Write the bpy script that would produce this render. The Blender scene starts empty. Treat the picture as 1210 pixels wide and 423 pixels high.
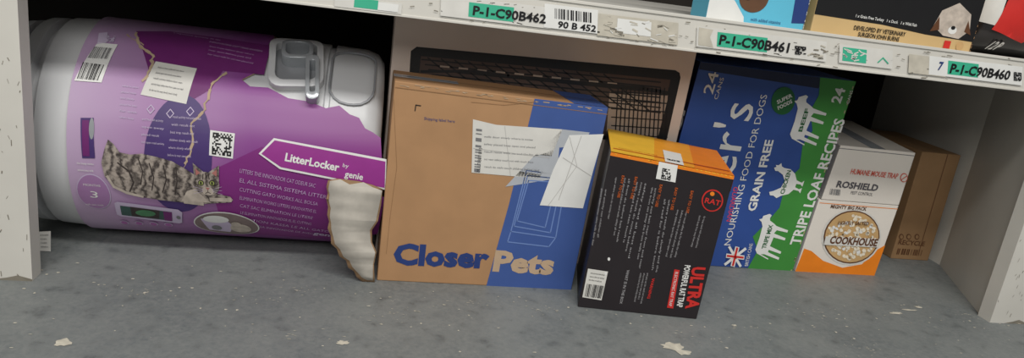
import bpy, bmesh, math, random
import numpy as np
from mathutils import Vector, Matrix
from mathutils.geometry import tessellate_polygon
random.seed(7)
sc=bpy.context.scene
try:
    sc.view_settings.view_transform='Standard'
    sc.view_settings.look='None'
except Exception: pass

# ------------------------------------------------------------------ materials
def lin(c):
    c=c/255.0
    return c/12.92 if c<=.04045 else ((c+.055)/1.055)**2.4
def col(r,g,b): return (lin(r),lin(g),lin(b),1)
MATS={}
def mat(name,rgb,rough=.55,var=.06,scale=40,bump=0.0,metal=0.0,spec=.4,bscale=None):
    if name in MATS: return MATS[name]
    m=bpy.data.materials.new(name); m.use_nodes=True
    nt=m.node_tree; b=nt.nodes['Principled BSDF']
    b.inputs['Roughness'].default_value=rough
    b.inputs['Metallic'].default_value=metal
    b.inputs['Specular IOR Level'].default_value=spec
    tc=nt.nodes.new('ShaderNodeTexCoord')
    n=nt.nodes.new('ShaderNodeTexNoise'); n.inputs['Scale'].default_value=scale; n.inputs['Detail'].default_value=5
    nt.links.new(tc.outputs['Object'],n.inputs['Vector'])
    r=nt.nodes.new('ShaderNodeValToRGB')
    c=col(*rgb)
    r.color_ramp.elements[0].position=.3; r.color_ramp.elements[1].position=.7
    r.color_ramp.elements[0].color=tuple(x*(1-var) for x in c[:3])+(1,)
    r.color_ramp.elements[1].color=tuple(min(1,x*(1+var)) for x in c[:3])+(1,)
    nt.links.new(n.outputs['Fac'],r.inputs['Fac']); nt.links.new(r.outputs['Color'],b.inputs['Base Color'])
    if bump>0:
        bn=nt.nodes.new('ShaderNodeBump'); bn.inputs['Strength'].default_value=bump; bn.inputs['Distance'].default_value=.002
        n2=nt.nodes.new('ShaderNodeTexNoise'); n2.inputs['Scale'].default_value=bscale or scale
        nt.links.new(tc.outputs['Object'],n2.inputs['Vector'])
        nt.links.new(n2.outputs['Fac'],bn.inputs['Height']); nt.links.new(bn.outputs['Normal'],b.inputs['Normal'])
    MATS[name]=m; return m

white=mat('print_white',(225,225,222),.5,.03)
offwhite=mat('paper_label',(212,210,204),.6,.05)
black=mat('print_black',(22,22,24),.5,.05)
navy=mat('print_navy',(38,60,118),.5,.05)
grey=mat('print_grey',(120,120,122),.5,.05)
tan=mat('torn_cardboard',(180,158,132),.85,.12,60)
greycard=mat('grey_board_inside',(186,180,170),.85,.12,40,.3)
kraft=mat('kraft_cardboard',(172,132,94),.75,.07,18,.25)
kraft2=mat('kraft_brown_box',(146,114,80),.8,.08,18,.25)
green=mat('print_green',(64,138,60),.45,.08,12)
dkgreen=mat('print_dark_green',(30,95,50),.5,.05)
orange=mat('print_orange',(232,130,30),.45,.05)
yellow=mat('print_yellow',(240,190,60),.45,.05)
red=mat('print_red',(200,45,40),.5,.05)
teal=mat('label_green',(60,175,140),.5,.04)
tape=mat('clear_tape',(176,180,186),.2,.05,30,0,0,.6)

# ------------------------------------------------------------------ mesh builder
class MB:
    def __init__(s): s.v=[];s.f=[];s.m=[];s.mats=[]
    def mi(s,m):
        if m not in s.mats: s.mats.append(m)
        return s.mats.index(m)
    def add(s,vs,fs,m):
        o=len(s.v); s.v+= [tuple(p) for p in vs]; k=s.mi(m)
        for f in fs: s.f.append([i+o for i in f]); s.m.append(k)
    def box(s,a,b,m):
        x0,y0,z0=a;x1,y1,z1=b
        s.hexa([(x0,y0,z0),(x1,y0,z0),(x1,y1,z0),(x0,y1,z0)],[(x0,y0,z1),(x1,y0,z1),(x1,y1,z1),(x0,y1,z1)],m)
    def hexa(s,bt,tp,m):
        s.add(list(bt)+list(tp),[(3,2,1,0),(4,5,6,7),(0,1,5,4),(1,2,6,5),(2,3,7,6),(3,0,4,7)],m)
    def obj(s,name,parent=None,bevel=0,smooth=False):
        me=bpy.data.meshes.new(name); me.from_pydata(s.v,[],s.f)
        for m in s.mats: me.materials.append(m)
        for p,k in zip(me.polygons,s.m): p.material_index=k; p.use_smooth=smooth
        me.update()
        o=bpy.data.objects.new(name,me); sc.collection.objects.link(o)
        if parent: o.parent=parent
        if bevel:
            bm=o.modifiers.new('b','BEVEL'); bm.width=bevel; bm.segments=2; bm.limit_method='ANGLE'
        return o
def empty(name):
    e=bpy.data.objects.new(name,None); e.empty_display_size=.05; sc.collection.objects.link(e); return e

def homog(src,dst):
    A=[];B=[]
    for (x,y),(u,v) in zip(src,dst):
        A.append([x,y,1,0,0,0,-u*x,-u*y]);B.append(u)
        A.append([0,0,0,x,y,1,-v*x,-v*y]);B.append(v)
    h=np.linalg.solve(np.array(A,float),np.array(B,float)); return np.append(h,1).reshape(3,3)

TXT={}
def glyphs(s,bold):
    k=(s,bold)
    if k in TXT: return TXT[k]
    c=bpy.data.curves.new('t','FONT'); c.body=s; c.size=1; c.resolution_u=2; c.offset=bold
    o=bpy.data.objects.new('t',c); sc.collection.objects.link(o)
    dg=bpy.context.evaluated_depsgraph_get(); dg.update()
    me=o.evaluated_get(dg).to_mesh()
    vs=[(v.co.x,v.co.y) for v in me.vertices]; fs=[tuple(p.vertices) for p in me.polygons]
    o.evaluated_get(dg).to_mesh_clear(); bpy.data.objects.remove(o)
    TXT[k]=(vs,fs); return TXT[k]

class Face:
    """Artwork layer on a carton face (metric u,v coordinates on the face).
    art corners = corners of the face as measured on the reference artwork."""
    def __init__(s,mb,quad,art,cyl=None,metric=None):
        s.mb=mb; s.cyl=cyl
        if cyl is None:
            q=[Vector(p) for p in quad]; s.q=q
            s.W=(q[1]-q[0]).length; s.H=(q[3]-q[0]).length
            s.n=(q[1]-q[0]).cross(q[3]-q[0]).normalized()
            metric=[(0,0),(s.W,0),(s.W,s.H),(0,s.H)]
        s.h=homog(art,metric)
    def P(s,x,y):
        r=s.h@np.array([x,y,1.0]); return Vector((r[0]/r[2],r[1]/r[2]))
    def W3(s,u,v,h):
        if s.cyl:
            R,cy,cz=s.cyl; th=v/R; return Vector((u,cy-(R+h)*math.cos(th),cz+(R+h)*math.sin(th)))
        a=u/s.W;b=v/s.H;q=s.q
        p=q[0]*(1-a)*(1-b)+q[1]*a*(1-b)+q[2]*a*b+q[3]*(1-a)*b
        return p+s.n*h
    def emit(s,vs,fs,m,layer):
        h=.0004*layer
        if s.cyl:
            bm=bmesh.new(); bv=[bm.verts.new((p[0],p[1],0)) for p in vs]
            for f in fs:
                try: bm.faces.new([bv[i] for i in f])
                except Exception: pass
            v0=min(p[1] for p in vs); v1=max(p[1] for p in vs); k=math.ceil(v0/.01)
            while k*.01<v1:
                g=bm.verts[:]+bm.edges[:]+bm.faces[:]
                bmesh.ops.bisect_plane(bm,geom=g,plane_co=(0,k*.01,0),plane_no=(0,1,0)); k+=1
            bm.verts.index_update()
            vs=[(v.co.x,v.co.y) for v in bm.verts]; fs=[[v.index for v in f.verts] for f in bm.faces]; bm.free()
        s.mb.add([s.W3(p[0],p[1],h) for p in vs],fs,m)
    def poly_m(s,pts,m,layer=1):
        t=tessellate_polygon([[Vector((p[0],p[1],0)) for p in pts]])
        s.emit([tuple(p[:2]) for p in pts],t,m,layer)
    def poly(s,pts,m,layer=1): s.poly_m([s.P(*p) for p in pts],m,layer)
    def ell(s,c,rx,ry,m,layer=1,rot=0,n=28):
        pts=[]
        for i in range(n):
            a=2*math.pi*i/n; x=rx*math.cos(a);y=ry*math.sin(a)
            pts.append((c[0]+x*math.cos(rot)-y*math.sin(rot),c[1]+x*math.sin(rot)+y*math.cos(rot)))
        s.poly(pts,m,layer)
    def stroke(s,pts,w,m,layer=1,closed=False):
        P=list(pts)+([pts[0]] if closed else [])
        for a,b in zip(P[:-1],P[1:]):
            a=Vector(a);b=Vector(b);d=(b-a)
            if d.length<1e-6: continue
            d.normalize(); n=Vector((-d.y,d.x))*w/2; a2=a-d*w*.3;b2=b+d*w*.3
            s.poly([a2+n,b2+n,b2-n,a2-n],m,layer)
    def text(s,t,p0,p1,hpx,m,layer=2,bold=0.0):
        vs,fs=glyphs(t,bold)
        if not vs: return
        x0=min(v[0] for v in vs);x1=max(v[0] for v in vs)
        a=s.P(*p0);b=s.P(*p1); d=b-a; L=d.length; d.normalize(); n=Vector((-d.y,d.x))
        sc_=L/max(1e-6,math.dist(p0,p1)); sy=hpx*sc_/.7; sx=L/(x1-x0)
        s.emit([tuple(a+d*((x-x0)*sx)+n*(y*sy)) for x,y in vs],fs,m,layer)
    def para(s,p0,p1,dx,dy,n,hpx,m,layer=2,words=None,k=(5,8)):
        words=(words or 'the trap is set with bait and placed near walls where activity seen keep away from children and pets read all safety notes before use do not touch open door slowly for best result').split()
        for i in range(n):
            kk=random.randint(*k); t=' '.join(random.choice(words) for _ in range(kk))
            f=random.uniform(.75,1) 
            a=(p0[0]+dx*i,p0[1]+dy*i); b=(a[0]+(p1[0]-p0[0])*f,a[1]+(p1[1]-p0[1])*f)
            s.text(t,a,b,hpx,m,layer)
    def bil(s,q,a,b):
        q=[Vector(x) for x in q]; return q[0]*(1-a)*(1-b)+q[1]*a*(1-b)+q[2]*a*b+q[3]*(1-a)*b
    def qr(s,q,n,m=None,layer=3,bg=None):
        m=m or black
        if bg: s.poly(q,bg,layer-1)
        for i in range(n):
            for j in range(n):
                corner=(i<3 and j<3) or (i<3 and j>n-4) or (i>n-4 and j<3)
                on = (not((i in(1,n-2)) and (j in (1,n-2)))) if corner else random.random()<.5
                if on: s.poly([s.bil(q,i/n,j/n),s.bil(q,(i+1)/n,j/n),s.bil(q,(i+1)/n,(j+1)/n),s.bil(q,i/n,(j+1)/n)],m,layer)
    def bars(s,q,n,m=None,layer=3):
        m=m or black; x=0
        w=[random.choice([.5,1,1.6]) for _ in range(2*n)]; T=sum(w)
        for i,k in enumerate(w):
            if i%2==0: s.poly([s.bil(q,x/T,0),s.bil(q,(x+k)/T,0),s.bil(q,(x+k)/T,1),s.bil(q,x/T,1)],m,layer)
            x+=k
    def shape(s,pts,c,sz,rot,m,layer=3):
        o=[]
        for x,y in pts:
            y=-y; X=x*math.cos(rot)-y*math.sin(rot);Y=x*math.sin(rot)+y*math.cos(rot); o.append((c[0]+X*sz,c[1]+Y*sz))
        s.poly(o,m,layer)
COW=[(-.50,.16),(-.42,.23),(-.1,.22),(.2,.24),(.30,.30),(.34,.38),(.38,.31),(.46,.30),(.56,.16),(.54,.10),(.46,.12),(.40,.10),(.36,-.02),(.32,-.10),(.31,-.42),(.25,-.42),(.22,-.14),(.12,-.10),(.10,-.42),(.04,-.42),(.02,-.12),(-.22,-.10),(-.26,-.42),(-.32,-.42),(-.32,-.10),(-.38,-.10),(-.42,-.42),(-.48,-.42),(-.46,-.02),(-.49,.06),(-.53,-.16),(-.56,-.16)]
HEN=[(-.50,.35),(-.42,.40),(-.36,.30),(-.20,.12),(.02,.08),(.16,.18),(.22,.34),(.20,.42),(.27,.48),(.32,.42),(.36,.46),(.38,.38),(.46,.32),(.38,.28),(.36,.20),(.38,.02),(.30,-.14),(.14,-.24),(.12,-.40),(.20,-.45),(.02,-.45),(.06,-.38),(.04,-.26),(-.06,-.26),(-.08,-.38),(-.02,-.45),(-.18,-.45),(-.13,-.38),(-.14,-.24),(-.30,-.14),(-.42,.05),(-.52,.15),(-.48,.25)]

# ------------------------------------------------------------------ camera
Zc=Vector((414,2980,870)).normalized(); Xc=Vector((4169,-325,-870)); Xc=(Xc-Zc*Xc.dot(Zc)).normalized(); Yc=Zc.cross(Xc)
cam=bpy.data.cameras.new('camera'); cam.sensor_fit='HORIZONTAL'; cam.sensor_width=36; cam.lens=36*870/1210; cam.clip_start=.01
co=bpy.data.objects.new('camera',cam); sc.collection.objects.link(co)
co.matrix_world=Matrix.Translation((0,-1.018,.5))@Matrix(((Xc.x,Xc.y,Xc.z),(Yc.x,Yc.y,Yc.z),(Zc.x,Zc.y,Zc.z))).to_4x4()
sc.camera=co

# ------------------------------------------------------------------ floor
def floor_mat():
    m=bpy.data.materials.new('painted_concrete'); m.use_nodes=True; nt=m.node_tree; b=nt.nodes['Principled BSDF']
    b.inputs['Roughness'].default_value=.55
    tc=nt.nodes.new('ShaderNodeTexCoord')
    def noise(s,d=6,rgh=.6):
        n=nt.nodes.new('ShaderNodeTexNoise'); n.inputs['Scale'].default_value=s;n.inputs['Detail'].default_value=d;n.inputs['Roughness'].default_value=rgh
        nt.links.new(tc.outputs['Object'],n.inputs['Vector']); return n
    def ramp(src,a,ca,b_,cb):
        r=nt.nodes.new('ShaderNodeValToRGB'); r.color_ramp.elements[0].position=a;r.color_ramp.elements[1].position=b_
        r.color_ramp.elements[0].color=ca;r.color_ramp.elements[1].color=cb; nt.links.new(src,r.inputs['Fac']); return r
    def mix(f,a,b2):
        x=nt.nodes.new('ShaderNodeMix'); x.data_type='RGBA'
        nt.links.new(f,x.inputs[0]); 
        for s_,k in ((a,6),(b2,7)):
            if isinstance(s_,tuple): x.inputs[k].default_value=s_
            else: nt.links.new(s_,x.inputs[k])
        return x.outputs[2]
    base=ramp(noise(6,8,.65).outputs['Fac'],.35,col(102,108,110),.66,col(126,130,129))
    g=ramp(noise(120,8,.75).outputs['Fac'],.38,(0,0,0,1),.68,(.75,.75,.75,1))
    c=mix(g.outputs['Color'],base.outputs['Color'],col(142,144,141))
    d=ramp(noise(30,10,.75).outputs['Fac'],.54,(0,0,0,1),.66,(.8,.8,.8,1))
    c=mix(d.outputs['Color'],c,col(86,90,91))
    w=ramp(noise(22,10,.85).outputs['Fac'],.62,(0,0,0,1),.66,(.9,.9,.9,1))
    c=mix(w.outputs['Color'],c,col(166,165,156))
    nt.links.new(c,b.inputs['Base Color'])
    bn=nt.nodes.new('ShaderNodeBump'); bn.inputs['Strength'].default_value=.15; bn.inputs['Distance'].default_value=.002
    nt.links.new(noise(60,6).outputs['Fac'],bn.inputs['Height']); nt.links.new(bn.outputs['Normal'],b.inputs['Normal'])
    return m
fm=floor_mat()
mb=MB(); mb.box((-3,-3,-.05),(4,.7,0),fm); mb.obj('floor')
sp=MB(); splat=mat('dried_filler',(204,198,182),.7,.15,120,.3); dust=mat('floor_dust',(174,170,158),.8,.2,120)
def blob(cx,cy,rx,ry,n=16,jit=.35,h=.0008,mm=None):
    p=[]
    for i in range(n):
        a=2*math.pi*i/n; k=1+random.uniform(-jit,jit); p.append((cx+rx*k*math.cos(a),cy+ry*k*math.sin(a),h))
    sp.add([(cx,cy,h*1.5)]+p,[(0,i+1,(i+1)%n+1) for i in range(n)],mm or splat)
blob(.466,-.124,.020,.013); blob(.475,-.14,.012,.007); blob(-.328,-.16,.009,.009); blob(-.004,-.141,.008,.005)
blob(.95,.02,.012,.004); blob(1.02,.05,.008,.004); blob(.60,-.05,.004,.003); blob(.99,.035,.015,.003)
for i in range(190): blob(random.uniform(-.5,1.3),random.uniform(-.22,.10)*random.random(),random.uniform(.0007,.0026),random.uniform(.0005,.002),8,mm=random.choice([splat,dust]))
for i in range(18):
    x=random.uniform(-.4,1.1);y=random.uniform(-.2,.04)
    for k in range(10): blob(x+random.gauss(0,.02),y+random.gauss(0,.008),random.uniform(.0006,.003),random.uniform(.0004,.0010),8,.5,.0006,dust)
sp.obj('filler_splats')

# ------------------------------------------------------------------ shelving unit
shelf=empty('shelving_unit')
metal=mat('painted_steel',(208,205,197),.42,.05,9,.12,0,.5,25)
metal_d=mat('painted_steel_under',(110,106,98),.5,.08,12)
backm=mat('dark_back_board',(30,25,21),.85,.2,6)
scr=mat('steel_scuff',(128,122,110),.6,.2,30)
slot=mat('slot_shadow',(60,57,52),.8,.1)
def post(x0,x1):
    m=MB(); t=.003
    m.box((x0,0,0),(x1,t,1.0),metal)
    m.box((x0,t,0),(x0+t,.028,1.0),metal); m.box((x1-t,t,0),(x1,.028,1.0),metal)
    return m
for nm,x0,x1 in (('upright_a',-.512,-.425),('upright_b',1.128,1.203)):
    m=post(x0,x1)
    q=[(x0,0,0),(x1,0,0),(x1,0,1),(x0,0,1)]
    F=Face(m,q,[(0,0),(75,0),(75,1000),(0,1000)])
    for k in range(6):
        zz=90+k*150
        F.poly([(42,zz),(45,zz),(45,zz+9),(42,zz+9)],slot,1)
    for k in range(60):
        x=random.uniform(3,73);y=random.uniform(2,420)
        F.stroke([(x,y),(x+random.uniform(-2,2),y+random.uniform(1,8))],random.uniform(.4,1.2),scr,1)
    F.poly([(30,0),(75,0),(75,3),(60,8),(48,4)],scr,1)
    m.obj(nm,shelf)
m=MB()
m.box((-1.2,.003,.456),(1.8,.62,.460),metal)
m.box((-1.2,0,.413),(1.8,.003,.464),metal)
m.box((-1.2,.003,.413),(1.8,.016,.416),metal)
m.box((-1.2,-.002,.4595),(1.8,.0,.464),metal)
m.box((-1.2,-.0015,.413),(1.8,.0,.4165),metal)
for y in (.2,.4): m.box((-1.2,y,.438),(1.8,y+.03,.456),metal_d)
m.obj('shelf_deck',shelf,.0006)
m=MB(); m.box((-1.3,.62,0),(1.8,.64,1.1),backm); m.obj('back_panel',shelf)
m=MB()
pts=[(1.134,.03),(1.249,.27),(1.262,.62)]
for a,b in zip(pts[:-1],pts[1:]):
    m.hexa([(a[0],a[1],0),(a[0]+.004,a[1],0),(b[0]+.004,b[1],0),(b[0],b[1],0)],[(a[0],a[1],.455),(a[0]+.004,a[1],.455),(b[0]+.004,b[1],.455),(b[0],b[1],.455)],metal)
m.obj('side_panel',shelf)
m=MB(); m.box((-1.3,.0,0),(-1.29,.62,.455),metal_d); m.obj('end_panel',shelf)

# shelf edge labels
m=MB()
F=Face(m,[(.2,-.002,.413),(1.1,-.002,.413),(1.1,-.002,.463),(.2,-.002,.463)],[(611.7,36.3),(1245.5,112.5),(1257.8,76.6),(617.5,-7.2)])
def strip(x0,x1,yo0,yo1,m_,layer=1):
    g=lambda x:.1202*(x-310)
    F.poly([(x0,g(x0)-yo0),(x1,g(x1)-yo0),(x1+1,g(x1)-yo1),(x0+1,g(x0)-yo1)],m_,layer)
def lab(s,x0,x1,o,h,m_=black,bold=.03):
    g=lambda x:.1202*(x-310)-o
    F.text(s,(x0,g(x0)),(x1,g(x1)),h,m_,4,bold)
gg=lambda x,o:(x,.1202*(x-310)-o)
paperold=mat('aged_sticker',(190,184,170),.6,.12,60)
strip(395,474,3,16,offwhite); strip(418,446,5,16,teal,2); strip(446,470,5,14,white,3)
strip(520,650,7,32,offwhite); strip(553,606,10,27,teal,2); lab('P-1-C90B462',558,644,13,10)
strip(642,705,8,36,white,2.5)
F.bars([gg(655,20),gg(700,20),gg(700,32),gg(655,32)],18,black,4); lab('90 B 452',658,703,10,7)
strip(705,800,6,32,paperold,1); strip(728,768,12,29,white,2)
for i in range(30):
    x=random.uniform(708,792);o=random.uniform(9,28); F.stroke([gg(x,o),gg(x+random.uniform(2,9),o+random.uniform(-3,3))],random.uniform(.6,2.4),random.choice([scr,paperold,white]),3)
strip(822,975,7,31,offwhite); strip(846,905,10,27,teal,2); lab('P-1-C90B461',848,930,13,10)
F.poly([gg(824,9),gg(842,8),gg(838,20),gg(842,29),gg(825,30)],paperold,2)
F.qr([gg(938,22),gg(951,22),gg(951,12),gg(938,12)],8,black,4)
for i in range(12):
    x=random.uniform(953,972);o=random.uniform(9,28); F.stroke([gg(x,o),gg(x+5,o+random.uniform(-3,3))],1.6,random.choice([scr,paperold]),3)
strip(990,1053,8,30,offwhite); strip(994,1022,11,27,teal,2)
for i in range(16):
    x=random.uniform(994,1018);o=random.uniform(12,26); F.stroke([gg(x,o),gg(x+random.uniform(2,6),o+random.uniform(-3,3))],1.4,offwhite,3)
F.stroke([gg(1036,14),gg(1042,20),gg(1048,14)],1.4,teal,3)
strip(1072,1116,6,28,paperold); strip(1096,1206,7,29,white,1.5); strip(1118,1154,10,26,teal,2); lab('P-1-C90B460',1120,1190,12,9)
F.qr([gg(1196,22),gg(1205,22),gg(1205,12),gg(1196,12)],8,black,4)
F.text('7',gg(1106,14),gg(1111,14),8,navy,4,.03)
for i in range(110):
    x=random.uniform(480,1205);o=random.uniform(2,38); F.stroke([gg(x,o),gg(x+random.uniform(1,6),o+random.uniform(-1,1))],random.uniform(.4,1.3),scr,1)
m.obj('edge_labels',shelf)

# ------------------------------------------------------------------ cartons
def carton(name,bt,tp,body,bevel=.0016):
    e=empty(name); m=MB(); m.hexa(bt,tp,body)
    m.obj('carton_body',e,bevel)
    return e,MB()
def finish(e,g): g.obj('printed_graphics',e)

# --- pet door carton
bt=[(.0405,.055,0),(.3575,.055,0),(.3575,.155,0),(.0405,.155,0)]
tp=[(.0405,.056,.3165),(.3675,.056,.3085),(.3675,.157,.3085),(.0405,.157,.3165)]
blue=mat('print_blue',(62,88,150),.5,.06,15)
e,g=carton('cat_flap_box',bt,tp,kraft)
F=Face(g,[bt[0],bt[1],tp[1],tp[0]],[(447,330),(675,343),(722,130),(467,95)])
F.poly([(636,118.3),(722,130),(675,343),(577,337.4),(604,245)],blue,1)
F.text('Closer',(466,311),(579,317),25,navy,2,.045); F.text('Pets',(584,320),(654,325),24,mat('print_tan_letters',(186,160,132),.6,.06),2,.045)
F.poly([(562,143),(590,150),(668,156),(655,188),(640,214),(612,212),(560,207)],offwhite,2)
F.poly([(668,156),(700,160),(690,176),(664,178),(660,215),(600,224),(632,190)],tape,2)
F.poly([(676,163),(716,162),(703,205),(690,250),(640,246),(656,205)],white,3)
F.bars([(563,206),(566,150),(573,151),(570,207)],12,grey,3)
F.para((575,165),(640,170),0,9,5,2.4,grey,3)
F.text('MULTI BUY 0/10',(570,206),(573,178),4,black,3)
cre=mat('paper_crease',(186,184,180),.6,.05)
F.stroke([(600,152),(606,211)],.7,cre,3); F.stroke([(562,178),(652,190)],.7,cre,3); F.stroke([(668,190),(700,212)],.8,cre,4); F.stroke([(690,164),(662,240)],.8,cre,4); F.stroke([(676,165),(684,200),(650,246)],.6,cre,4)
lb=mat('print_light_blue',(108,134,190),.5,.05)
for k in range(3):
    o=k*6
    F.stroke([(625+o*.2,205+o),(672-o,212+o*.6),(658-o,284-o),(606+o*.6,276-o)],1.3,lb,2,True)
F.stroke([(606,276),(602,288),(650,294),(658,284)],1.3,lb,2)
F.stroke([(492,132),(493,125),(499,126)],1.2,black,2); F.text('Shipping label here',(503,143),(540,147),3.5,navy,2)
crz=mat('crease_shadow',(146,110,76),.8,.1)
for k in range(40):
    x=random.uniform(470,715); y=97+(x-467)*.137+random.uniform(0,3); F.stroke([(x,y),(x+random.uniform(2,7),y+.8)],random.uniform(.5,1.2),tan,2)
F.stroke([(468,103),(721,138)],.8,crz,2); F.stroke([(466,118),(470,200),(462,260),(458,300)],.6,crz,1); F.stroke([(640,122),(600,126),(560,122)],.5,crz,2)
T=Face(g,[tp[0],tp[1],tp[2],tp[3]],[(0,100),(300,100),(300,0),(0,0)])
T.poly([(250,100),(300,100),(300,0),(240,0)],blue,1); T.stroke([(0,50),(300,50)],1.5,mat('seam_dark',(70,52,36),.9,.1),2); T.poly([(0,38),(90,38),(90,62),(0,62)],tape,1)
S=Face(g,[bt[1],bt[2],tp[2],tp[1]],[(0,300),(100,300),(100,0),(0,0)]); S.poly([(0,300),(100,300),(100,0),(0,0)],blue,1)
finish(e,g)

# --- wire crate carton behind
creamb=mat('cream_carton',(212,196,184),.6,.05,10)
bt=[(.037,.165,0),(.534,.165,0),(.534,.23,0),(.037,.23,0)]
tp=[(.037,.165,.408),(.545,.165,.408),(.545,.23,.408),(.037,.23,.408)]
e,g=carton('pet_crate_box',bt,tp,creamb)
F=Face(g,[(.037,.165,.25),(.548,.165,.25),(.548,.165,.41),(.037,.165,.41)],[(457,129.4),(805.4,162.3),(827.3,54.3),(467.5,10.3)])
inner=mat('crate_photo_tray',(74,58,52),.6,.25,8); wall_=mat('crate_photo_light',(158,140,126),.6,.2,8)
F.poly([(492,55),(798,83),(803,86),(804,92),(787,168),(782,172),(480,140),(485,60)],black,1)
F.poly([(497,66),(792,94),(776,168),(490,132)],inner,2)
F.poly([(720,108),(790,112),(776,166),(716,160)],wall_,2.5)
wire=black
for k in range(14): F.stroke([(505+k*16,68+k*1.5),(560+k*16,112+k*1.5)],1.6,wire,3)
for k in range(7): F.stroke([(498+k*4,70+k*6),(780,97+k*6)],1.6,wire,3)
for k in range(13): F.stroke([(730+k*5,104),(726+k*5,168)],1.5,wire,4)
for k in range(6): F.stroke([(722,108+k*10),(788,112+k*10)],1.3,wire,4)
for k in range(10): F.stroke([(520+k*22,78+k*2.2),(530+k*22,79+k*2.2)],2,wall_,3.5)
F.stroke([(560,84),(600,90),(760,104),(790,110)],4,black,4); F.stroke([(497,84),(560,84)],3,black,4)
finish(e,g)

# --- rat trap carton
bt=[(.352,-.008,0),(.543,-.034,0),(.589,.120,0),(.392,.146,0)]
tp=[(.362,-.008,.2545),(.552,-.034,.2405),(.598,.125,.2410),(.406,.151,.2550)]
rb=mat('print_charcoal',(38,33,36),.4,.08,20)
e,g=carton('rat_trap_box',bt,tp,rb)
F=Face(g,[bt[0],bt[1],tp[1],tp[0]],[(681,362),(822,377),(867,210),(722,178)])
F.poly([(722,178),(867,210),(866,214),(721,182)],orange,1)
og=mat('print_deep_orange',(196,92,30),.5,.08); dg_=mat('print_pale_grey',(160,158,160),.5,.05)
F.text('ULTRA',(819,315),(810,364),13,red,3,.04)
F.text('POWERFUL RAT TRAP',(810,313),(800,362),6,white,3,.03)
F.poly([(798,318),(804,319),(796,364),(789,363)],red,2); F.text('ELECTRONIC RAT TRAP',(799,321),(791,361),3,white,3)
F.poly([(694,316),(719,320),(711,354),(687,350)],offwhite,2); F.bars([(693,334),(715,337),(711,352),(690,349)],16)
F.para((697,322),(716,325),-1,4,3,2.2,black,3)
F.ell((842,238),12,13,red,2,.2); F.ell((842,238),10.5,11.5,rb,3,.2); F.text('RAT',(833,240),(850,244),6,red,4,.02); F.ell((842,230),2.5,2.5,orange,4)
F.text('GUARDIAN',(866,222),(857,262),5,red,3)
for (x,y) in ((736,206),(752,208),(782,218),(800,222),(818,226)):
    F.text('EASY TO USE',(x,y),(x-6,y+26),3,og,3,.01)
F.para((728,208),(716,268),-5,0,1,2.2,dg_,3); F.para((744,210),(726,300),-5,-1,2,2.2,dg_,3)
F.para((715,222),(702,296),-5,-1,2,2.2,dg_,3); F.para((764,216),(742,310),-5,-1,3,2.2,dg_,3)
F.para((776,222),(756,318),-4,-1,2,2.2,dg_,3); F.para((792,236),(776,322),-5,-1,2,2.2,dg_,3); F.para((812,250),(796,312),-5,-1,3,2.2,dg_,3); F.para((832,256),(820,300),-5,-1,2,2.2,dg_,3)
F.text('WARNING',(772,328),(766,352),3,red,3,.02); F.para((766,322),(757,362),-4,0,3,2.2,dg_,3); F.text('WHAT IS IN THE BOX',(742,318),(733,358),3,dg_,3,.01)
F.ell((720,305),1.6,2,white,3); F.ell((716,322),1.6,2,white,3)
for k in range(20):
    x=random.uniform(724,864); y=179+(x-722)*.2207; F.stroke([(x,y),(x+2,y+.6)],.8,yellow,2)
TC=[(722,178),(867,210),(846.5,177.5),(719,152)]
T=Face(g,[tp[0],tp[1],tp[2],tp[3]],TC)
T.poly(TC,orange,1)
am=mat('print_amber',(238,160,44),.45,.05)
def tq(a,b):
    q=[Vector(p) for p in TC]; p=q[0]*(1-a)*(1-b)+q[1]*a*(1-b)+q[2]*a*b+q[3]*(1-a)*b; return (p.x,p.y)
T.poly([tq(0,0),tq(.65,0),tq(.72,1),tq(0,1)],am,2); T.poly([tq(0,0),tq(.32,0),tq(.4,1),tq(0,1)],yellow,3)
T.stroke([tq(.02,.15),tq(.98,.15)],.8,og,4); T.text('CAUTION OPEN THIS SIDE',tq(.06,.2),tq(.36,.2),3,og,4)
T.poly([(781,191),(803,196),(800,182),(779,177)],white,4); T.text('203',(783,189),(799,192.5),6,black,5,.04)
F.poly([(781,191),(803,196),(800,216),(777,211)],white,4); F.qr([(783,211),(794,213.5),(796,201),(785,198.5)],10,black,5)
S=Face(g,[bt[1],bt[2],tp[2],tp[1]],[(0,240),(200,240),(200,0),(0,0)]); S.poly([(0,25),(200,25),(200,0),(0,0)],orange,1)
finish(e,g)

# --- dog food case
bt=[(.540,.19,0),(.845,.19,0),(.845,.42,0),(.540,.42,0)]
tp=[(.566,.19,.382),(.874,.19,.379),(.874,.42,.379),(.566,.42,.382)]
db=mat('print_dogfood_blue',(50,80,150),.35,.1,10)
e,g=carton('dog_food_can_case',bt,tp,db)
F=Face(g,[bt[0],bt[1],tp[1],tp[0]],[(763.8,310),(937,320),(1015,95),(828,72.5)])
dn=mat('print_deep_navy',(20,28,58),.4,.08)
F.poly([(828,73),(975,91),(970,104),(826,82)],dn,1)
F.poly([(972,90.5),(1015,95),(937,320),(884,317),(896,296),(890,280),(908,262),(922,246),(930,215),(946,200),(950,172),(962,155),(960,130),(970,112)],green,1.5)
F.text("Butcher's",(822,345),(893,124),40,white,3,.0)
F.text('NOURISHING FOOD FOR DOGS',(863,290),(908,112),8,white,3)
F.text('GRAIN FREE',(893,250),(915,166),10,white,3,.03)
F.text('TRIPE LOAF RECIPES',(945,290),(1001,141),13,white,3,.025)
F.ell((927,119),14,17,dkgreen,3,.3); F.text('SUPER',(920,123),(938,114),5,white,4,.02); F.text('FOODS',(921,130),(938,121),5,white,4,.02)
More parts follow.
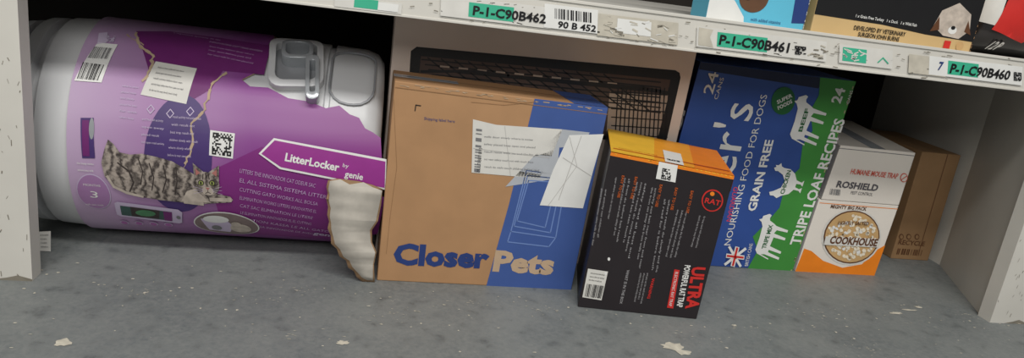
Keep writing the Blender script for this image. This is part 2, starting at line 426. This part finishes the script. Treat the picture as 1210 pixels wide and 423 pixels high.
for c,sz,t,shp in (((953,142),52,'BEEF',COW),((931,216),42,'CHICKEN',HEN),((909,280),46,'TRIPE MIX',COW)):
    F.shape(shp,c,sz,-1.25,white,3); F.text(t,(c[0]-4,c[1]+14),(c[0]+5,c[1]-14),5,dkgreen,4,.03)
F.text('24',(995,122),(1002,104),13,white,3,.03); F.text('CANS',(1006,122),(1011,106),4,white,3)
F.text('24',(842,112),(850,86),13,offwhite,3,.01); F.text('CANS',(848,118),(856,92),5,offwhite,3)
fq=[(857,312),(875,314),(881,294),(862,292)]
F.poly(fq,navy,3); F.stroke([(857,312),(881,294)],3,white,4); F.stroke([(875,314),(862,292)],3,white,4); F.stroke([(866,313),(871,293)],5,white,5);F.stroke([(859.5,302),(878,304)],5,white,5); F.stroke([(866,313),(871,293)],2.4,red,6);F.stroke([(859.5,302),(878,304)],2.4,red,6)
F.text('BRITISH CANS',(884,314),(890,288),4,white,3)
for k in range(22):
    t=random.random(); x=1015-78*t; y=95+225*t; F.stroke([(x-1.5,y),(x-2.5,y+3)],1.2,tan,2)
S=Face(g,[bt[3],bt[0],tp[0],tp[3]],[(0,382),(230,382),(230,0),(0,0)])
S.poly([(0,382),(230,382),(230,0),(0,0)],dn,1); S.text('Bu',(225,190),(225,90),60,white,2)
finish(e,g)

# --- popcorn carton
bt=[(.850,.188,0),(1.028,.189,0),(1.050,.40,0),(.872,.40,0)]
tp=[(.861,.188,.150),(1.037,.189,.150),(1.058,.40,.150),(.882,.40,.150)]
wb=mat('white_carton',(224,217,208),.5,.04,10)
e,g=carton('popcorn_box',bt,tp,wb)
F=Face(g,[bt[0],bt[1],tp[1],tp[0]],[(940,320),(1033,325),(1063,243),(964,236)])
F.poly([(940,320),(1033,325),(1046,290),(1035,296),(1018,312),(995,316),(972,308),(958,297),(949,294)],orange,1)
F.ell((1005,280),36,33,offwhite,2,-.2); 
gold=mat('print_gold',(196,160,110),.5,.08); pop=mat('print_popcorn',(226,216,196),.6,.2,200)
brn=mat('print_brown',(96,62,40),.5,.1)
F.ell((1005,280),34,31,brn,3,-.2); F.ell((1005,280),32.5,29.5,gold,4,-.2)
for k in range(130):
    r=math.sqrt(random.random())*29;a_=random.uniform(0,6.28); x=1005+r*math.cos(a_);y=280+r*.88*math.sin(a_)
    F.ell((x,y),random.uniform(1.6,3),random.uniform(1.4,2.8),pop if k%4 else (white if k%8 else gold),5+(k%3)*.5,random.random(),8)
F.poly([(973,279),(1038,282),(1036,292),(971,289)],offwhite,9)
F.text('COOKHOUSE',(977,287),(1034,290.5),8,brn,10,.04)
F.text('LIGHTLY SALTED',(987,265),(1024,266),4,brn,10,.02)
F.stroke([(965,240),(1061,247)],.8,orange,1); F.text('MIGHTY BIG PACK',(978,246),(1022,249),4,brn,3,.02)
finish(e,g)

# --- mouse trap carton
bt=[(.865,.187,.1505),(1.036,.188,.1505),(1.10,.46,.1505),(.93,.46,.1505)]
tp=[(.8755,.187,.259),(1.039,.188,.258),(1.108,.49,.258),(.944,.49,.259)]
e,g=carton('mouse_trap_box',bt,tp,wb)
F=Face(g,[bt[0],bt[1],tp[1],tp[0]],[(966,235.5),(1063,241),(1081,183),(992,175)])
grr=mat('print_dark_grey',(80,78,84),.5,.05); pk=mat('print_coral',(205,95,80),.5,.05)
F.text('HUMANE MOUSE TRAP',(1003,205),(1060,210),5.5,pk,3,.02)
F.text('ROSHIELD',(985,220),(1036,224),7,grr,3,.03); F.text('PEST CONTROL',(1003,228),(1030,230),3.5,grr,3)
F.ell((1068,209),4.5,5,pk,2); F.ell((1068,209),3.6,4,wb,3); F.stroke([(1065,211),(1071,207)],1,pk,4)
F.bars([(976,229),(990,230),(991,223),(978,222)],12,grey,3)
F.stroke([(990,178),(1079,186)],.7,grey,1)
T=Face(g,tp,[(0,100),(60,100),(60,0),(0,0)]); T.stroke([(30,0),(30,100)],.8,grey,1); T.poly([(24,0),(36,0),(36,100),(24,100)],tape,1)
finish(e,g)

# --- brown carton
bt=[(1.142,.29,0),(1.236,.29,0),(1.241,.50,0),(1.142,.50,0)]
tp=[(1.142,.29,.2415),(1.236,.29,.2415),(1.241,.50,.2415),(1.142,.50,.2415)]
e,g=carton('brown_cardboard_box',bt,tp,kraft2)
F=Face(g,[bt[0],bt[1],tp[1],tp[0]],[(1051.5,305.5),(1097,308),(1135,183),(1089,179)])
F.text('RECYCLE',(1060,288),(1092,290),5,brn,2,.02); F.bars([(1058,300),(1090,302),(1092,295),(1060,293)],12,brn,2)
for x in (1064,1073,1083): F.ell((x,279),3,3.5,brn,2,0,10); F.ell((x,279),2,2.4,kraft2,3,0,10)
F.stroke([(1119,182),(1085,300)],.8,brn,1)
T=Face(g,tp,[(0,100),(60,100),(60,0),(0,0)]); T.stroke([(30,0),(30,100)],1,brn,1)
finish(e,g)

# ------------------------------------------------------------------ litter bin in torn sleeve
bin_=empty('litter_disposal_bin')
R,cy,cz=.168,.230,.171
plast=mat('pale_grey_plastic',(200,201,203),.35,.03,8,0,0,.5)
plast2=mat('mid_grey_plastic',(136,138,142),.35,.04,8,0,0,.5)
chrome=mat('satin_grey_plastic',(168,172,176),.2,.04,8,0,.3,.6)
prof=[(-.512,0),(-.512,.143),(-.506,.150),(-.492,.152),(-.489,.142),(-.481,.142),(-.478,.156),(-.474,.158),(-.458,.159),(-.454,.150),(-.446,.150),(-.443,.161),(-.415,.163),(-.2,.163),(-.06,.163),(-.058,.158),(-.052,.158),(-.050,.163),(.0,.161),(.018,.155),(.028,.142),(.030,.12),(.030,0)]
m=MB(); N=96; vs=[];fs=[]
for x,r in prof:
    for i in range(N):
        a=2*math.pi*i/N; vs.append((x,cy-r*math.cos(a),cz+r*math.sin(a)))
for j in range(len(prof)-1):
    for i in range(N): fs.append((j*N+i,j*N+(i+1)%N,(j+1)*N+(i+1)%N,(j+1)*N+i))
m.add(vs,fs,plast); o=m.obj('bin_body',bin_,0,True)
es=o.modifiers.new('es','EDGE_SPLIT'); es.split_angle=math.radians(35)

ART=[(92,40),(92,260),(395,285),(400,130)]; MET=[(-.414,.19),(-.405,-.132),(-.031,-.164),(-.037,.096)]
def sleeve_mat():
    m=bpy.data.materials.new('purple_printed_sleeve'); m.use_nodes=True; nt=m.node_tree; b=nt.nodes['Principled BSDF']
    b.inputs['Roughness'].default_value=.4
    tc=nt.nodes.new('ShaderNodeTexCoord'); sx=nt.nodes.new('ShaderNodeSeparateXYZ'); nt.links.new(tc.outputs['Object'],sx.inputs[0])
    n=nt.nodes.new('ShaderNodeTexNoise'); n.inputs['Scale'].default_value=6; nt.links.new(tc.outputs['Object'],n.inputs['Vector'])
    ad=nt.nodes.new('ShaderNodeMath'); ad.operation='MULTIPLY_ADD'; nt.links.new(n.outputs['Fac'],ad.inputs[0]); ad.inputs[1].default_value=.08; nt.links.new(sx.outputs[0],ad.inputs[2])
    mz=nt.nodes.new('ShaderNodeMath'); mz.operation='MULTIPLY_ADD'; nt.links.new(sx.outputs[2],mz.inputs[0]); mz.inputs[1].default_value=.12; nt.links.new(ad.outputs[0],mz.inputs[2])
    mr=nt.nodes.new('ShaderNodeMapRange'); mr.inputs[1].default_value=-.34; mr.inputs[2].default_value=.10; nt.links.new(mz.outputs[0],mr.inputs[0])
    r=nt.nodes.new('ShaderNodeValToRGB'); cr=r.color_ramp
    cr.elements[0].position=0; cr.elements[0].color=col(184,160,190)
    cr.elements[1].position=1; cr.elements[1].color=col(130,46,128)
    e1=cr.elements.new(.28); e1.color=col(158,116,164)
    e2=cr.elements.new(.55); e2.color=col(132,64,138)
    nt.links.new(mr.outputs[0],r.inputs['Fac']); nt.links.new(r.outputs['Color'],b.inputs['Base Color'])
    return m
sm=sleeve_mat()
tmp=MB(); F=Face(tmp,None,ART,cyl=(R-.003,cy,cz),metric=MET)
right=[(.030,-.50),(.031,-.2),(.022,-.17),(.030,-.14),(.026,-.10),(.033,-.06),(.031,-.02),(.034,.01),(.028,.055),(.016,.062),(.004,.067),(-.006,.082),(-.02,.086),(-.036,.098),(-.055,.092),(-.08,.1),(-.11,.102),(-.14,.116),(-.165,.115),(-.178,.125),(-.16,.14),(-.15,.16),(-.146,.185),(-.152,.205),(-.148,.24),(-.155,.30),(-.13,.40),(-.14,.50)]
left=[(-.400,.50),(-.402,.3),(-.398,.2),(-.400,.1),(-.399,0),(-.401,-.15),(-.4,-.50)]
F.poly_m(right+left,sm,0)
o=tmp.obj('cardboard_sleeve',bin_,0,False)
o.data.materials.append(tan)
bmx=bmesh.new(); bmx.from_mesh(o.data); bmesh.ops.remove_doubles(bmx,verts=bmx.verts,dist=1e-5); bmesh.ops.recalc_face_normals(bmx,faces=bmx.faces)
fsum=sum((f.normal.dot(Vector((0,f.calc_center_median().y-cy,f.calc_center_median().z-cz))) for f in bmx.faces))
if fsum<0: bmesh.ops.reverse_faces(bmx,faces=bmx.faces)
bmx.to_mesh(o.data); bmx.free()
for p in o.data.polygons: p.use_smooth=True
sd=o.modifiers.new('s','SOLIDIFY'); sd.thickness=.003; sd.offset=1; sd.material_offset_rim=1
es=o.modifiers.new('es','EDGE_SPLIT'); es.split_angle=math.radians(40)

g=MB(); F=Face(g,None,ART,cyl=(R,cy,cz),metric=MET)
lil=mat('print_lilac',(166,100,164),.45,.06); deep=mat('print_indigo',(70,50,108),.45,.06); dpur=mat('print_dark_purple',(108,38,106),.45,.06)
palelil=mat('print_pale_lilac',(194,180,206),.5,.05); mag=mat('print_magenta_purple',(126,44,122),.45,.08,8); midlil=mat('print_mid_lilac',(184,152,192),.5,.05)
F.poly([(160,34),(200,30),(262,40),(322,52),(318,96),(272,92),(262,112),(244,122),(190,94),(176,66)],dpur,1)
F.poly([(320,166),(450,212),(444,262),(395,284),(300,280),(270,250),(262,190)],mag,1)
def jag(pts,w,mm,layer=3,n=5):
    out=[]
    for a,b in zip(pts[:-1],pts[1:]):
        for k in range(n):
            t=k/n; out.append((a[0]+(b[0]-a[0])*t+random.uniform(-1.6,1.6),a[1]+(b[1]-a[1])*t+random.uniform(-1,1)))
    out.append(pts[-1])
    for a,b in zip(out[:-1],out[1:]): F.stroke([a,b],w*random.uniform(.4,1.2),mm,layer)
jag([(160,38),(172,62),(190,74),(192,90),(184,104)],3.4,tan); jag([(150,44),(176,60)],1.6,tan)
jag([(275,94),(262,108),(256,132),(243,146),(244,168),(236,182)],2.6,tan); jag([(236,182),(232,200),(230,206)],1,tan)
F.ell((228,178),38,60,deep,2,.1,40)
F.text("L'ingenieux systeme de sac",(205,36),(262,48),3.4,midlil,4); F.text('INNOVATIVE CUTTING SYSTEM',(250,52),(312,66),3.4,midlil,4)
F.para((252,60),(306,72),0,6,3,2.6,midlil,4)
F.poly([(122,58),(146,60),(138,106),(106,104)],white,3); F.bars([(112,84),(138,87),(134,104),(109,102)],18,black,4); F.bars([(120,64),(142,66),(140,80),(116,79)],22,grey,4)
F.poly([(118,42),(128,40),(132,58),(122,60)],palelil,3)
F.qr([(128,56),(140,57),(140,47),(128,46)],9,palelil,4)
F.poly([(195,82),(243,90),(236,127),(184,118)],offwhite,3); F.para((199,90),(237,96),-1.5,6,5,2.6,grr,4)
F.poly([(118,140),(133,140),(134,178),(119,178)],deep,3); F.poly([(120,142),(128,142),(128,176),(120,176)],dpur,4); F.ell((131,150),3,10,chrome,4)
F.para((112,184),(136,185),0,7,2,3,white,4,k=(2,3))
F.ell((126,216),20,22,palelil,3); F.ell((126,216),19,21,mat('print_lilac2',(158,118,164),.45,.06),4); F.text('3',(121,221),(130,222),11,white,5,.0); F.text('MONTHS',(116,207),(136,208),3.4,white,5); F.para((112,232),(140,233),0,6,1,3,white,5,k=(2,3))
for (x,y) in ((192,132),(214,136),(236,134)): F.stroke([(x+1,y),(x+5,y-4),(x+9,y),(x+5,y+4)],.8,palelil,4,True)
F.para((188,142),(214,144),0,7,4,2.8,palelil,4,k=(2,4)); F.para((222,140),(256,142),-1,7,6,3,palelil,4,k=(3,5))
F.para((162,110),(182,112),0,6,6,2.4,palelil,4,k=(2,3))
F.poly([(264,151),(291,154),(289,177),(263,174)],white,3); F.qr([(266,173),(287,175),(289,155),(267,153)],13,black,4)
WS='LE SYSTEME DE SAC AVEC PELLICULE GESTION LITIERE GATO EL INNOVADOR SISTEMA BOLSA THE INNOVATIVE CUTTING KASSA ELIMINATION WORKS ALL CAT LITTERS ODEUR'
F.para((296,190),(398,207),-.6,9.4,8,5,midlil,4,words=WS,k=(5,6))
# tabby cat picture
def fur():
    m=bpy.data.materials.new('print_tabby_fur'); m.use_nodes=True; nt=m.node_tree; b=nt.nodes['Principled BSDF']; b.inputs['Roughness'].default_value=.45
    tc=nt.nodes.new('ShaderNodeTexCoord'); w=nt.nodes.new('ShaderNodeTexWave'); w.inputs['Scale'].default_value=22; w.inputs['Distortion'].default_value=9; w.inputs['Detail'].default_value=4; w.inputs['Detail Scale'].default_value=2.0; w.inputs['Detail Roughness'].default_value=.65
    n=nt.nodes.new('ShaderNodeTexNoise'); n.inputs['Scale'].default_value=180; n.inputs['Detail'].default_value=5; nt.links.new(tc.outputs['Object'],n.inputs['Vector'])
    mx=nt.nodes.new('ShaderNodeMath'); mx.operation='MULTIPLY_ADD'; nt.links.new(n.outputs['Fac'],mx.inputs[0]); mx.inputs[1].default_value=.7
    nt.links.new(tc.outputs['Object'],w.inputs['Vector'])
    m2=nt.nodes.new('ShaderNodeMath'); m2.operation='MULTIPLY_ADD'; nt.links.new(w.outputs['Fac'],m2.inputs[0]); m2.inputs[1].default_value=.5; m2.inputs[2].default_value=-.1
    nt.links.new(m2.outputs[0],mx.inputs[2])
    r=nt.nodes.new('ShaderNodeValToRGB'); r.color_ramp.elements[0].color=col(62,54,52); r.color_ramp.elements[1].color=col(172,160,150)
    r.color_ramp.elements[0].position=.2; r.color_ramp.elements[1].position=.8
    nt.links.new(mx.outputs[0],r.inputs['Fac']); nt.links.new(r.outputs['Color'],b.inputs['Base Color']); return m
furm=fur(); cream=mat('print_fur_cream',(188,176,164),.5,.2,90); pinkm=mat('print_nose_pink',(170,110,105),.5,.05); fdk=mat('print_fur_dark',(58,50,48),.5,.2,90)
F.poly([(146,168),(150,160),(156,164),(163,172),(175,174),(188,173),(205,176),(222,180),(238,188),(252,196),(266,212),(284,215),(287,219),(284,222),(262,224),(245,226),(230,224),(205,222),(185,219),(168,216),(152,208),(143,196),(141,182)],furm,5)
F.stroke([(146,196),(152,207),(166,214),(184,218)],3,cream,6); F.stroke([(160,182),(172,190),(176,202),(170,212)],1.6,fdk,6); F.stroke([(196,182),(200,196),(196,210)],1.2,fdk,6); F.stroke([(212,184),(214,198),(208,212)],1.2,fdk,6); F.stroke([(226,186),(226,200),(222,214)],1.2,fdk,6); F.stroke([(184,178),(188,190),(184,204)],1.2,fdk,6)
F.poly([(228,222),(236,210),(246,207),(256,218),(262,223)],cream,6)
F.stroke([(262,219),(284,219)],4.5,cream,6); F.stroke([(232,223),(252,225)],4,cream,6)
F.ell((259,202),14.5,12.5,furm,7,.2); F.poly([(246,197),(245,181),(257,190)],furm,7); F.poly([(262,190),(274,183),(273,199)],furm,7)
F.poly([(248,193),(247.5,186),(253,190.5)],pinkm,8); F.poly([(265.5,190.5),(271.5,187),(271,194)],pinkm,8)
F.ell((260,209),6.5,4.6,cream,8,.1)
for x in (253,265.5):
    F.ell((x,200.5),3.4,3,fdk,8); F.ell((x,200.5),2.5,2.2,mat('print_eye_green',(150,160,90),.4,.05),9); F.ell((x,200.5),.9,1.8,black,10)
F.poly([(257.5,205),(262.5,205.5),(260,208)],pinkm,9); F.stroke([(260,208),(260,210),(257,211.5)],.6,fdk,9); F.stroke([(260,210),(263,211.5)],.6,fdk,9)
for dx in (-1,1):
    for k in range(3): F.stroke([(260+dx*5,207+k),(260+dx*16,204+k*4)],.3,palelil,10)
    F.stroke([(259+dx*3,191.5),(259+dx*3.6,196.5)],.9,fdk,9); F.stroke([(259+dx*9,203),(259+dx*13,201)],.8,fdk,9)
F.stroke([(259,190.5),(259,196)],.9,fdk,9)
# cassette product picture
F.poly([(148,228),(152,226),(222,234),(226,238),(222,256),(218,258),(150,249),(146,246)],palelil,5); F.poly([(154,231),(214,238),(211,253),(152,246)],mat('print_screen_green',(56,84,80),.4,.15,60),6)
F.poly([(166,232),(200,236),(196,250),(164,247)],fdk,6.5); F.ell((182,241),12,5,mat('print_leaf',(74,126,88),.4,.2,90),7)
F.poly([(204,237),(214,238),(211,253),(202,252)],dpur,7); F.ell((220,246),2.4,2.8,grey,7)
F.ell((274,257),38,22,white,5,.06,36); F.ell((274,257),36.5,20.5,mat('print_room',(128,112,110),.5,.2,40),6,.06,36)
F.poly([(246,246),(272,242),(282,256),(276,272),(252,268)],palelil,7); F.ell((264,246),15,6,white,8); F.ell((290,262),12,9,cream,7); F.ell((286,254),6,5,cream,8); F.ell((262,262),6,5,grey,8)
for x in (150,168,186,204): F.ell((x,262),5,4.5,palelil,5); F.ell((x,262),4,3.6,lil,6)
F.text('genie',(372,268),(400,274),8,palelil,5,.02)
bann=mat('print_banner_violet',(148,50,138),.45,.05)
F.poly([(317,172),(333,158),(451,176),(451,204),(340,186)],white,6)
F.poly([(320,172),(334,160),(450,178),(450,202),(341,184)],bann,7)
F.text('LitterLocker',(345,178),(402,187),8.5,white,8,.03); F.text('by',(406,183),(412,184),4,white,8); F.text('genie',(408,192),(427,195),7,white,8,.02)
g.obj('printed_graphics',bin_,0,True)

# latch / handle on the lid
m=MB(); F=Face(m,None,ART,cyl=(.163,cy,cz),metric=MET)
def rr(cx,cy_,w,h,r,rot,n=5):
    o=[]
    for (sx,sy,a0) in ((1,1,0),(-1,1,90),(-1,-1,180),(1,-1,270)):
        for k in range(n):
            a=math.radians(a0+90*k/(n-1)); x=sx*(w/2-r)+r*math.cos(a); y=sy*(h/2-r)+r*math.sin(a)
            o.append((cx+x*math.cos(rot)-y*math.sin(rot),cy_+x*math.sin(rot)+y*math.cos(rot)))
    return o
def ridge(outer,inner,h,mm):
    N=len(outer)
    A=[F.W3(p[0],p[1],0) for p in outer];B=[F.W3(p[0],p[1],h) for p in outer];C=[F.W3(p[0],p[1],h) for p in inner];D=[F.W3(p[0],p[1],0) for p in inner]
    vs=A+B+C+D; fs=[]
    for i in range(N):
        j=(i+1)%N
        for k in range(3): fs.append((k*N+i,k*N+j,(k+1)*N+j,(k+1)*N+i))
    m.add(vs,fs,mm)
c=(-.105,.165)
ridge(rr(*c,.080,.100,.018,.1),rr(*c,.060,.078,.012,.1),.016,plast)
pl=rr(*c,.062,.080,.012,.1); F.emit([(p[0],p[1]) for p in pl],[tuple(range(len(pl)))],plast2,8)
ridge(rr(-.105,.178,.046,.040,.012,.1),rr(-.105,.178,.034,.028,.009,.1),.024,chrome)
ridge(rr(-.078,.130,.020,.070,.008,.1),rr(-.078,.130,.008,.05,.003,.1),.026,chrome)
ridge(rr(-.02,.16,.07,.12,.03,.0),rr(-.02,.16,.064,.114,.028,.0),.003,plast2)
m.obj('lid_latch',bin_,.0008,True)

# torn end flap hanging to the floor: pale liner over a slightly larger brown ply
def flap(name,pts,y0,mats,th):
    bmf=bmesh.new(); bmf.faces.new([bmf.verts.new((p[0],0,p[1])) for p in pts])
    for k in range(1,17): bmesh.ops.bisect_plane(bmf,geom=bmf.verts[:]+bmf.edges[:]+bmf.faces[:],plane_co=(0,0,k*.01),plane_no=(0,0,1))
    for v in bmf.verts:
        zz=v.co.z; v.co.y=y0-.012*math.sin(max(0,1-zz/.165)*math.pi*.5)+.0025*math.sin(v.co.x*60)
    me=bpy.data.meshes.new(name); bmf.to_mesh(me); bmf.free()
    for mm in mats: me.materials.append(mm)
    o=bpy.data.objects.new(name,me); sc.collection.objects.link(o); o.parent=bin_
    for p in me.polygons: p.use_smooth=True
    sd=o.modifiers.new('s','SOLIDIFY'); sd.thickness=th; sd.offset=0; sd.material_offset_rim=min(1,len(mats)-1)
back=[(-.044,.158),(-.0455,.148),(-.043,.139),(-.0445,.13),(-.041,.118),(-.0415,.106),(-.038,.096),(-.0395,.085),(-.034,.074),(-.033,.062),(-.024,.054),(-.019,.042),(-.009,.036),(-.005,.024),(.004,.018),(.009,.008),(.018,.0008),(.0370,.0008),(.036,.01),(.0335,.03),(.036,.05),(.028,.066),(.026,.085),(.034,.10),(.0365,.125),(.037,.150),(.022,.155),(.0,.16),(-.03,.162)]
front=[(-.041,.158),(-.0425,.146),(-.040,.137),(-.0405,.128),(-.037,.117),(-.0375,.104),(-.035,.095),(-.034,.085),(-.030,.072),(-.027,.062),(-.019,.054),(-.013,.042),(-.004,.036),(.001,.026),(.010,.016),(.017,.008),(.025,.004),(.034,.004),(.032,.03),(.034,.05),(.026,.066),(.023,.085),(.031,.10),(.034,.125),(.0365,.148),(.022,.152),(.008,.159),(-.012,.155),(-.026,.162)]
brownply=mat('brown_ply',(150,120,90),.85,.12,60)
flap('torn_flap_ply',back,.0575,[brownply,brownply],.0015)
flap('torn_flap_liner',front,.0560,[greycard,tan],.0012)

# small paper tag by upright
m=MB(); m.hexa([(-.455,.10,.001),(-.440,.10,.001),(-.440,.101,.001),(-.455,.101,.001)],[(-.458,.108,.028),(-.442,.108,.03),(-.442,.109,.03),(-.458,.109,.028)],offwhite)
F=Face(m,[(-.455,.0995,.001),(-.440,.0995,.001),(-.442,.1075,.03),(-.458,.1075,.028)],[(0,30),(15,30),(15,0),(0,0)])
F.para((2,6),(13,6),0,6,4,2.2,black,1); m.obj('paper_tag')

# ------------------------------------------------------------------ top shelf stock
zt=.4602
def simple(name,x0,x1,y0,y1,h,body):
    bt=[(x0,y0,zt),(x1,y0,zt),(x1,y1,zt),(x0,y1,zt)]; tp=[(a,b,zt+h) for a,b,_ in bt]
    e,g=carton(name,bt,tp,body); F=Face(g,[bt[0],bt[1],tp[1],tp[0]],[(0,h*1000),((x1-x0)*1000,h*1000),((x1-x0)*1000,0),(0,0)])
    return e,g,F
def wear(F,w,h,mm,n=30):
    for k in range(n):
        x=random.uniform(0,w-4); F.stroke([(x,h-random.uniform(.3,1.5)),(x+random.uniform(1,5),h-random.uniform(.3,1.5))],random.uniform(.3,.9),mm,4)
    for k in range(8):
        y=random.uniform(h-50,h); F.stroke([(w-.8,y),(w-.8,y-2.5)],.8,mm,4)
cy1=mat('cyan_carton',(96,184,212),.4,.06,10)
e,g,F=simple('pet_treat_box',.490,.652,.04,.10,.20,cy1)
F.poly([(0,160),(40,168),(60,190),(62,200),(0,200)],white,1); F.ell((70,160),24,22,mat('print_brown2',(100,70,50),.5,.1),2); F.ell((60,160),6,5,black,3)
F.text('with added vitamins',(72,194),(122,194),5,navy,3); F.poly([(135,120),(162,120),(162,188),(140,190)],navy,1); wear(F,162,200,offwhite)
finish(e,g)
tanb=mat('tan_carton',(200,170,120),.5,.06,12)
e,g,F=simple('veterinary_dog_food_box',.665,.955,.04,.25,.20,tanb)
F.poly([(0,0),(290,0),(290,182),(200,180),(120,174),(0,172)],black,1)
F.text('DEVELOPED BY VETERINARY',(72,187),(165,187),6.5,black,3,.02); F.text('SURGEON JOHN BURNS',(82,196),(156,196),6.5,black,3,.02)
F.text('1 x Grain Free Turkey   1 x Duck   1 x Wild Fish',(70,168),(180,170),4.5,white,3,.01)
F.poly([(210,165),(218,140),(245,125),(272,140),(278,165),(262,180),(232,178)],cream,2); F.poly([(216,150),(206,174),(222,170)],brn,3); F.poly([(270,150),(282,172),(268,168)],brn,3); F.ell((246,168),8,6,white,3); F.ell((246,164),4,3,black,4)
F.poly([(238,185),(250,185),(250,197),(238,197)],red,3); F.ell((268,191),7,7,gold,3); wear(F,290,200,kraft)
finish(e,g)
bag=empty('dog_food_bag'); m=MB(); bagm=mat('glossy_black_film',(26,24,26),.22,.1,20,.3,0,.6,14)
nx,nz=22,14; vs=[];fs=[]
def bagpt(u,v,side):
    x=.966+.22*u; zz=zt+.22*v
    t=max(0,(1-abs(2*u-1)**3.2))**.5*max(0,(1-abs(2*v-1)**4))**.5
    y=.115-side*(.075*t)+.003*math.sin(20*u+9*v)*t
    return (x,y,zz)
for side in (1,-1):
    o0=len(vs)
    for j in range(nz+1):
        for i in range(nx+1): vs.append(bagpt(i/nx,j/nz,side))
    for j in range(nz):
        for i in range(nx): fs.append((o0+j*(nx+1)+i,o0+j*(nx+1)+i+1,o0+(j+1)*(nx+1)+i+1,o0+(j+1)*(nx+1)+i))
m.add(vs,fs,bagm)
def patch(pts,mm,off=.0012):
    bm=bmesh.new(); bm.faces.new([bm.verts.new((p[0],p[1],0)) for p in pts])
    for k in range(1,20):
        for no,cc in (((1,0,0),(k/20,0,0)),((0,1,0),(0,k/20,0))):
            bmesh.ops.bisect_plane(bm,geom=bm.verts[:]+bm.edges[:]+bm.faces[:],plane_co=cc,plane_no=no)
    bm.verts.index_update(); vv=[]
    for v in bm.verts:
        p=bagpt(v.co.x,v.co.y,1); vv.append((p[0],p[1]-off,p[2]))
    m.add(vv,[[v.index for v in f.verts] for f in bm.faces],mm); bm.free()
patch([(.04,.24),(.16,.22),(.18,.5),(.06,.5)],offwhite)
patch([(.14,.19),(.42,.12),(.5,.22),(.45,.45),(.2,.5)],red,.002)
patch([(.42,.24),(.95,.24),(.95,.6),(.42,.6)],offwhite,.0016)
vs2,fs2=glyphs('12 P',.03); m.add([(lambda p:(p[0],p[1]-.003,p[2]))(bagpt(.20+.055*x,.045+.09*y,1)) for x,y in vs2],fs2,white)
m.obj('bag_film',bag,0,True)

# ------------------------------------------------------------------ lights
def area(name,loc,target,sx,sy,en,c=(1,.96,.9)):
    l=bpy.data.lights.new(name,'AREA'); l.shape='RECTANGLE'; l.size=sx;l.size_y=sy;l.energy=en;l.color=c
    o=bpy.data.objects.new(name,l); sc.collection.objects.link(o); o.location=loc
    o.rotation_euler=(Vector(target)-Vector(loc)).to_track_quat('-Z','Y').to_euler(); return o
area('front_fill_light',(.3,-1.5,2.3),(.3,0,.1),2.4,.3,46,(1,.98,.94))
area('front_fill_light',(-.3,-2.6,1.7),(.3,0,.2),1.4,.8,32,(1,.98,.94))  # added frontal fill, not a real fixture; brightens the stock from the front
w=bpy.data.worlds.new('world'); sc.world=w; w.use_nodes=True
w.node_tree.nodes['Background'].inputs[0].default_value=(.76,.76,.75,1); w.node_tree.nodes['Background'].inputs[1].default_value=.24
